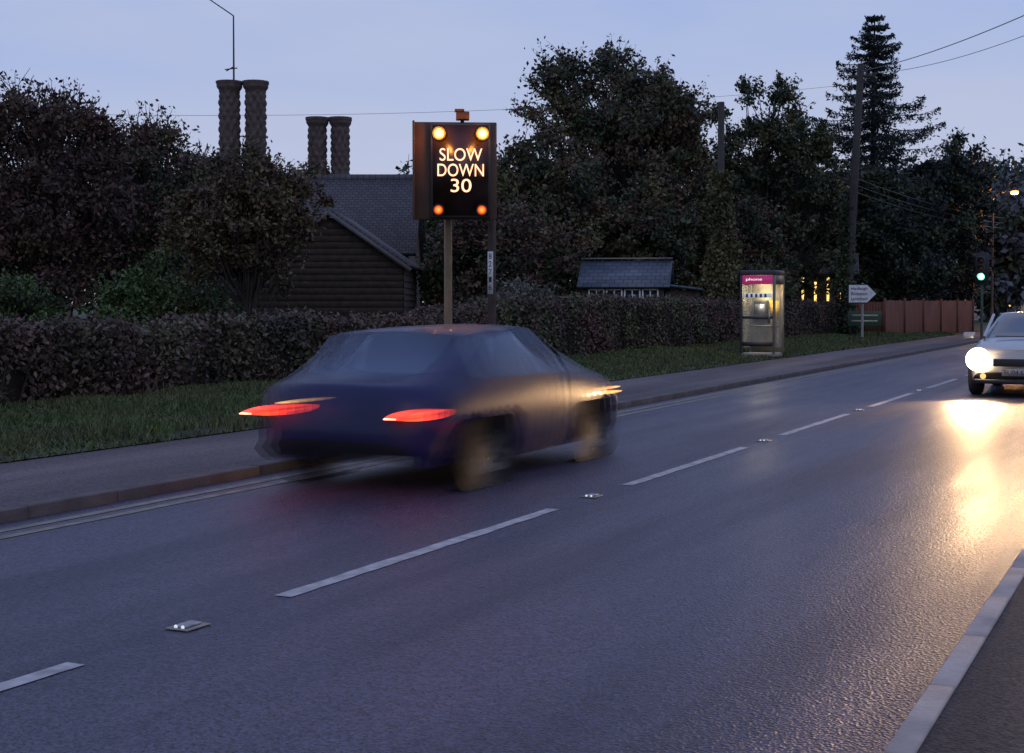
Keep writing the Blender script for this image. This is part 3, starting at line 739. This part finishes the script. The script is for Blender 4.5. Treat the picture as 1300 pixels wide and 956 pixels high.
def wheel(parent,x,y,r=.29,side=1,mats=None):
    tm,rm=mats or (M['tyre'],M['rim'])
    rot=(0,math.pi/2*side,0)
    lathe('tyre',[(r*.62,-.09),(r*.9,-.10),(r,-.07),(r,.07),(r*.9,.10),(r*.66,.095),(r*.62,.06)],tm,parent,(x,y,r),rot,32)
    lathe('rim',[(r*.64,.095),(r*.6,.08),(r*.58,.03),(r*.2,.045),(.0,.05)],M['black'],parent,(x,y,r),rot,32)
    for k in range(5):
        a=2*math.pi*k/5
        o=box('spoke',(-.015,-.03,-r*.29),(.015,.03,r*.29),rm,parent,.005);o.location=(x+side*.06,y+math.sin(a)*r*.32,r+math.cos(a)*r*.32)
        o.rotation_euler=(-a,0,0)
paint=mat('navy_paint',(.014,.018,.09),.35,(.010,.012,.06),2,coat=.4,stretch=(1,.2,1))
gl=mat('car_glass',(.03,.04,.06),.08,spec=1)
SZ=(1,1,.925)
core=car_body('car_core',[paint,mat('rear_glass_blurred',(.09,.13,.21),.22,(.045,.065,.13),1.5,spec=1,stretch=(1,.3,1)),M['black']],SZ)
ghost_p=mat('navy_paint_smear',(.018,.022,.12),.35,(.012,.014,.07),2,alpha=.30,coat=.2,stretch=(1,.2,1))
ghost_g=mat('car_glass_smear',(.16,.22,.36),.3,(.06,.09,.18),1.2,alpha=.24,spec=1)
ghost_b=mat('car_trim_smear',(.015,.014,.02),.6,alpha=.30)
shell=car_body('car_smear',[ghost_p,ghost_g,ghost_b],SZ,1)
rear_g=filtered(shell,'car_smear_rear',lambda f:f.calc_center_median().y<2.1 and f.normal.z>-.8)
rear_n=filtered(shell,'car_smear_rear_body',lambda f:f.calc_center_median().y<2.1 and f.material_index!=1 and f.normal.z>-.8)
front_g=filtered(shell,'car_smear_front',lambda f:f.calc_center_median().y>1.9 and f.normal.z>-.8)
CAR=empty('moving_saloon_car',(-6.0,9.22,0))
o=bpy.data.objects.new('body',core);link(o,CAR);o.location=(0,.78,.01);o.scale=(.972,.80,.98)
OFF=(0,.11,.22,.33,.46,.60,.76)
for k,dy in enumerate(OFF):
    f=1+.0015*k
    o=bpy.data.objects.new('motion_smear_rear',rear_g if k in(0,3,6) else rear_n);link(o,CAR);o.location=(0,dy,.0);o.scale=(f,1,f)
for k in range(6):
    f=1+.0015*k+.0008
    o=bpy.data.objects.new('motion_smear_front',front_g);link(o,CAR);o.location=(0,.05+.16*k,.0);o.scale=(f,1,f)
# wheels swept along the direction of travel: one continuous soft-ended lozenge each
def sweep_mat(name,c,c2,amax,half,R):
    m,nt,b=newmat(name);N=nt.nodes;Lk=nt.links
    tc=N.new('ShaderNodeTexCoord');sp=N.new('ShaderNodeSeparateXYZ');Lk.new(tc.outputs['Object'],sp.inputs[0])
    ab=N.new('ShaderNodeMath');ab.operation='ABSOLUTE';Lk.new(sp.outputs['Y'],ab.inputs[0])
    mr=N.new('ShaderNodeMapRange');mr.interpolation_type='SMOOTHSTEP';mr.inputs[1].default_value=R*.15;mr.inputs[2].default_value=half+R;mr.inputs[3].default_value=amax;mr.inputs[4].default_value=0
    Lk.new(ab.outputs[0],mr.inputs[0]);Lk.new(mr.outputs[0],b.inputs['Alpha'])
    mp=N.new('ShaderNodeMapping');mp.inputs['Scale'].default_value=(1,1.2,9);Lk.new(tc.outputs['Object'],mp.inputs[0])
    nz=N.new('ShaderNodeTexNoise');nz.inputs['Scale'].default_value=2.5;nz.inputs['Detail'].default_value=3;nz.inputs['Distortion'].default_value=.6;Lk.new(mp.outputs[0],nz.inputs['Vector'])
    m2=N.new('ShaderNodeMapRange');m2.inputs[1].default_value=.42;m2.inputs[2].default_value=.68;Lk.new(nz.outputs['Fac'],m2.inputs[0])
    mx=N.new('ShaderNodeMix');mx.data_type='RGBA';mx.inputs[6].default_value=(*c,1);mx.inputs[7].default_value=(*c2,1);Lk.new(m2.outputs[0],mx.inputs[0]);Lk.new(mx.outputs[2],b.inputs['Base Color'])
    b.inputs['Roughness'].default_value=.7;b.inputs['Specular IOR Level'].default_value=.2;return m
def sweep(name,R,half,m,x,y,z,th):
    b=QB();pts=[]
    for k in range(17):
        t=-math.pi/2+math.pi*k/16;pts.append((half+R*math.cos(t),R*math.sin(t)))
    for k in range(17):
        t=math.pi/2+math.pi*k/16;pts.append((-half+R*math.cos(t),R*math.sin(t)))
    n=len(pts);v=[(th,a,c) for a,c in pts]+[(-th,a,c) for a,c in pts]
    q=[(i,(i+1)%n,(i+1)%n+n,i+n) for i in range(n)]
    for i in range(16): q.append((i,i+1,n-2-i,n-1-i))
    b.add(v,q,0);o=b.obj(name,[m],CAR,loc=(x,y,z));return o
m_t=sweep_mat('tyre_sweep',(.012,.011,.014),(.022,.019,.019),.88,.42,.285)
m_r=sweep_mat('rim_sweep',(.17,.15,.13),(.03,.026,.024),.5,.36,.17)
for sx in(-1,1):
    for yy in WH:
        sweep('wheel_sweep_tyre',.285,.38,m_t,sx*.752,yy+.46,.288,sx*.09)
        sweep('wheel_sweep_rim',.165,.34,m_r,sx*.850,yy+.46,.288,sx*.004)
def trail(name,x0,x1,y0,y1,z0,z1,c,s,dz=0):
    b=QB();n=16
    ys=np.linspace(y0,y1,n+1);v=[];q=[]
    for i,y in enumerate(ys):
        f=math.sin(math.pi*min(max(i/n,.015),.985))**.5;cz=(z0+z1)/2+dz*i/n;h=(z1-z0)/2*f;xm=(x0+x1)/2;hx=(x1-x0)/2*(.35+.65*f)
        v+=[(xm-hx,y,cz-h),(xm+hx,y,cz-h),(xm+hx,y,cz+h),(xm-hx,y,cz+h)]
    for i in range(n):
        for k in range(4): q.append((i*4+k,i*4+(k+1)%4,(i+1)*4+(k+1)%4,(i+1)*4+k))
    q+=[(0,1,2,3),(n*4,n*4+3,n*4+2,n*4+1)]
    b.add(v,q,0);m,nt,bb=newmat(name+'_glow');N=nt.nodes
    bb.inputs['Emission Color'].default_value=(*c,1);bb.inputs['Base Color'].default_value=(*c,1)
    nz=N.new('ShaderNodeTexNoise');nz.inputs['Scale'].default_value=6;mp=N.new('ShaderNodeMapping');mp.inputs['Scale'].default_value=(1,.3,7)
    tc=N.new('ShaderNodeTexCoord');nt.links.new(tc.outputs['Object'],mp.inputs[0]);nt.links.new(mp.outputs[0],nz.inputs['Vector'])
    mr=N.new('ShaderNodeMapRange');mr.inputs[1].default_value=.35;mr.inputs[2].default_value=.65;mr.inputs[3].default_value=s*.5;mr.inputs[4].default_value=s*1.5
    nt.links.new(nz.outputs['Fac'],mr.inputs[0]);nt.links.new(mr.outputs[0],bb.inputs['Emission Strength'])
    return b.obj(name,[m],CAR)
red=(1,.05,.02)
for sx in(-1,1):
    a,b_=sorted((sx*.54,sx*.76))
    trail('tail_light_streak',a,b_,-.10,.86,.605,.672,red,2.2)
    a,b_=sorted((sx*.57,sx*.73))
    trail('tail_light_core',a,b_,-.14,.84,.626,.652,(1,.42,.26),4)
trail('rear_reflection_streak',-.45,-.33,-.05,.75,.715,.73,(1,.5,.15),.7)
trail('front_lamp_streak',.70,.80,3.75,4.35,.60,.62,(1,.40,.10),1.5)
trail('front_lamp_streak',.70,.80,3.7,4.3,.65,.665,(1,.45,.13),1.1)

# oncoming car
WC=empty('oncoming_car',(-2.42,28.2,0),math.pi)
white=mat('silver_paint',(.36,.34,.33),.3,(.30,.29,.28),2,metal=.3,coat=.5)
me=car_body('car_body_silver',[white,gl,M['black']],(1.04,1.22,.96),2,False)
o=bpy.data.objects.new('body',me);link(o,WC)
hl=lensmat('headlight_lens',(1,.95,.8),(1,.66,.28),.2,70,10)
for sx in(-1,1):
    for yy in WH: wheel(WC,sx*.76,yy*1.22,.31,sx)
    lathe('headlight',[(0,.07),(.13,.05),(.185,0),(.19,-.06)],hl,WC,(sx*.64,4.50,.60),(-math.pi/2,0,0))
    lathe('fog_light',[(0,.02),(.035,.01),(.045,0)],emis('fog_lamp',(1,.5,.2),1.5),WC,(sx*.55,4.56,.34),(-math.pi/2,0,0))
    b=QB();b.box((-.1,-.06,-.06),(.1,.06,.06));o=b.obj('door_mirror',[white],WC,loc=(sx*.95,3.15,.95));md=o.modifiers.new('b','BEVEL');md.width=.03;md.segments=3
    tubeobj('a_pillar',[(sx*.66,2.34,1.30),(sx*.70,3.28,.93)],.025,white,WC,8)
box('grille',(-.40,4.555,.50),(.40,4.585,.62),M['black'],WC,.01)
box('number_plate',(-.26,4.60,.35),(.26,4.612,.46),mat('plate_white',(.35,.33,.3),.6),WC)
text('plate_text','EU04 KXD',M['black'],WC,(0,4.615,.405),.44,.07,rot=(math.pi/2,0,math.pi),ext=.001)
box('front_bumper_lip',(-.7,4.4,.22),(.7,4.56,.29),M['black'],WC,.02)
box('wiper',(-.1,3.42,.945),(.5,3.44,.96),M['black'],WC)
for sx in(-1,1):
    l=bpy.data.lights.new('headlamp','SPOT');l.energy=850;l.color=(1,.60,.28);l.spot_size=math.radians(85);l.spot_blend=.9;l.shadow_soft_size=.14
    o=bpy.data.objects.new('headlamp',l);link(o,WC);o.location=(sx*.64,4.70,.60);o.rotation_euler=(math.radians(86.5),0,0)
# ---------------------------------------------------------------- world / sun / camera
w=bpy.data.worlds.new('World');sc.world=w;w.use_nodes=True;nt=w.node_tree;N=nt.nodes;Lk=nt.links
for n in list(N):N.remove(n)
out=N.new('ShaderNodeOutputWorld');tc=N.new('ShaderNodeTexCoord');sx=N.new('ShaderNodeSeparateXYZ');Lk.new(tc.outputs['Generated'],sx.inputs[0])
cr=N.new('ShaderNodeValToRGB');Lk.new(sx.outputs['Z'],cr.inputs[0])
el=cr.color_ramp.elements
el[0].position=0;el[0].color=(.60,.58,.69,1);el[1].position=1;el[1].color=(.27,.38,.80,1)
for p,c in((.08,(.51,.56,.75)),(.16,(.40,.49,.76)),(.25,(.31,.43,.77))):
    e=el.new(p);e.color=(*c,1)
mp=N.new('ShaderNodeMapping');mp.inputs['Scale'].default_value=(1.5,1.5,6);Lk.new(tc.outputs['Generated'],mp.inputs[0])
nz=N.new('ShaderNodeTexNoise');nz.inputs['Scale'].default_value=1.9;nz.inputs['Detail'].default_value=5;Lk.new(mp.outputs[0],nz.inputs['Vector'])
mr=N.new('ShaderNodeMapRange');mr.inputs[1].default_value=.40;mr.inputs[2].default_value=.68;mr.inputs[3].default_value=0;mr.inputs[4].default_value=.6;Lk.new(nz.outputs['Fac'],mr.inputs[0])
mx=N.new('ShaderNodeMix');mx.data_type='RGBA';mx.inputs[7].default_value=(.53,.57,.73,1);Lk.new(mr.outputs[0],mx.inputs[0]);Lk.new(cr.outputs[0],mx.inputs[6])
b1=N.new('ShaderNodeBackground');b1.inputs['Strength'].default_value=.98;Lk.new(mx.outputs[2],b1.inputs['Color'])
sk=N.new('ShaderNodeTexSky');sk.sky_type='NISHITA';sk.sun_disc=False;sk.sun_elevation=math.radians(1.5);sk.sun_rotation=math.radians(40)
b2=N.new('ShaderNodeBackground');b2.inputs['Strength'].default_value=.01;Lk.new(sk.outputs[0],b2.inputs['Color'])
ad=N.new('ShaderNodeAddShader');Lk.new(b1.outputs[0],ad.inputs[0]);Lk.new(b2.outputs[0],ad.inputs[1]);Lk.new(ad.outputs[0],out.inputs['Surface'])
l=bpy.data.lights.new('sun','SUN');l.energy=.2;l.angle=math.radians(25);l.color=(1,.88,.86)
o=bpy.data.objects.new('sun',l);COL.objects.link(o);o.rotation_euler=(math.radians(60),0,math.radians(40))

cam=bpy.data.cameras.new('camera');co=bpy.data.objects.new('camera',cam);COL.objects.link(co)
cam.sensor_width=36;cam.lens=50;cam.clip_end=5000;cam.shift_y=-44.5/1300
co.location=(0,0,1.5);co.rotation_euler=(math.radians(90-1.54),0,TH)
sc.camera=co
sc.view_settings.view_transform='Standard';sc.view_settings.look='None';sc.view_settings.exposure=0
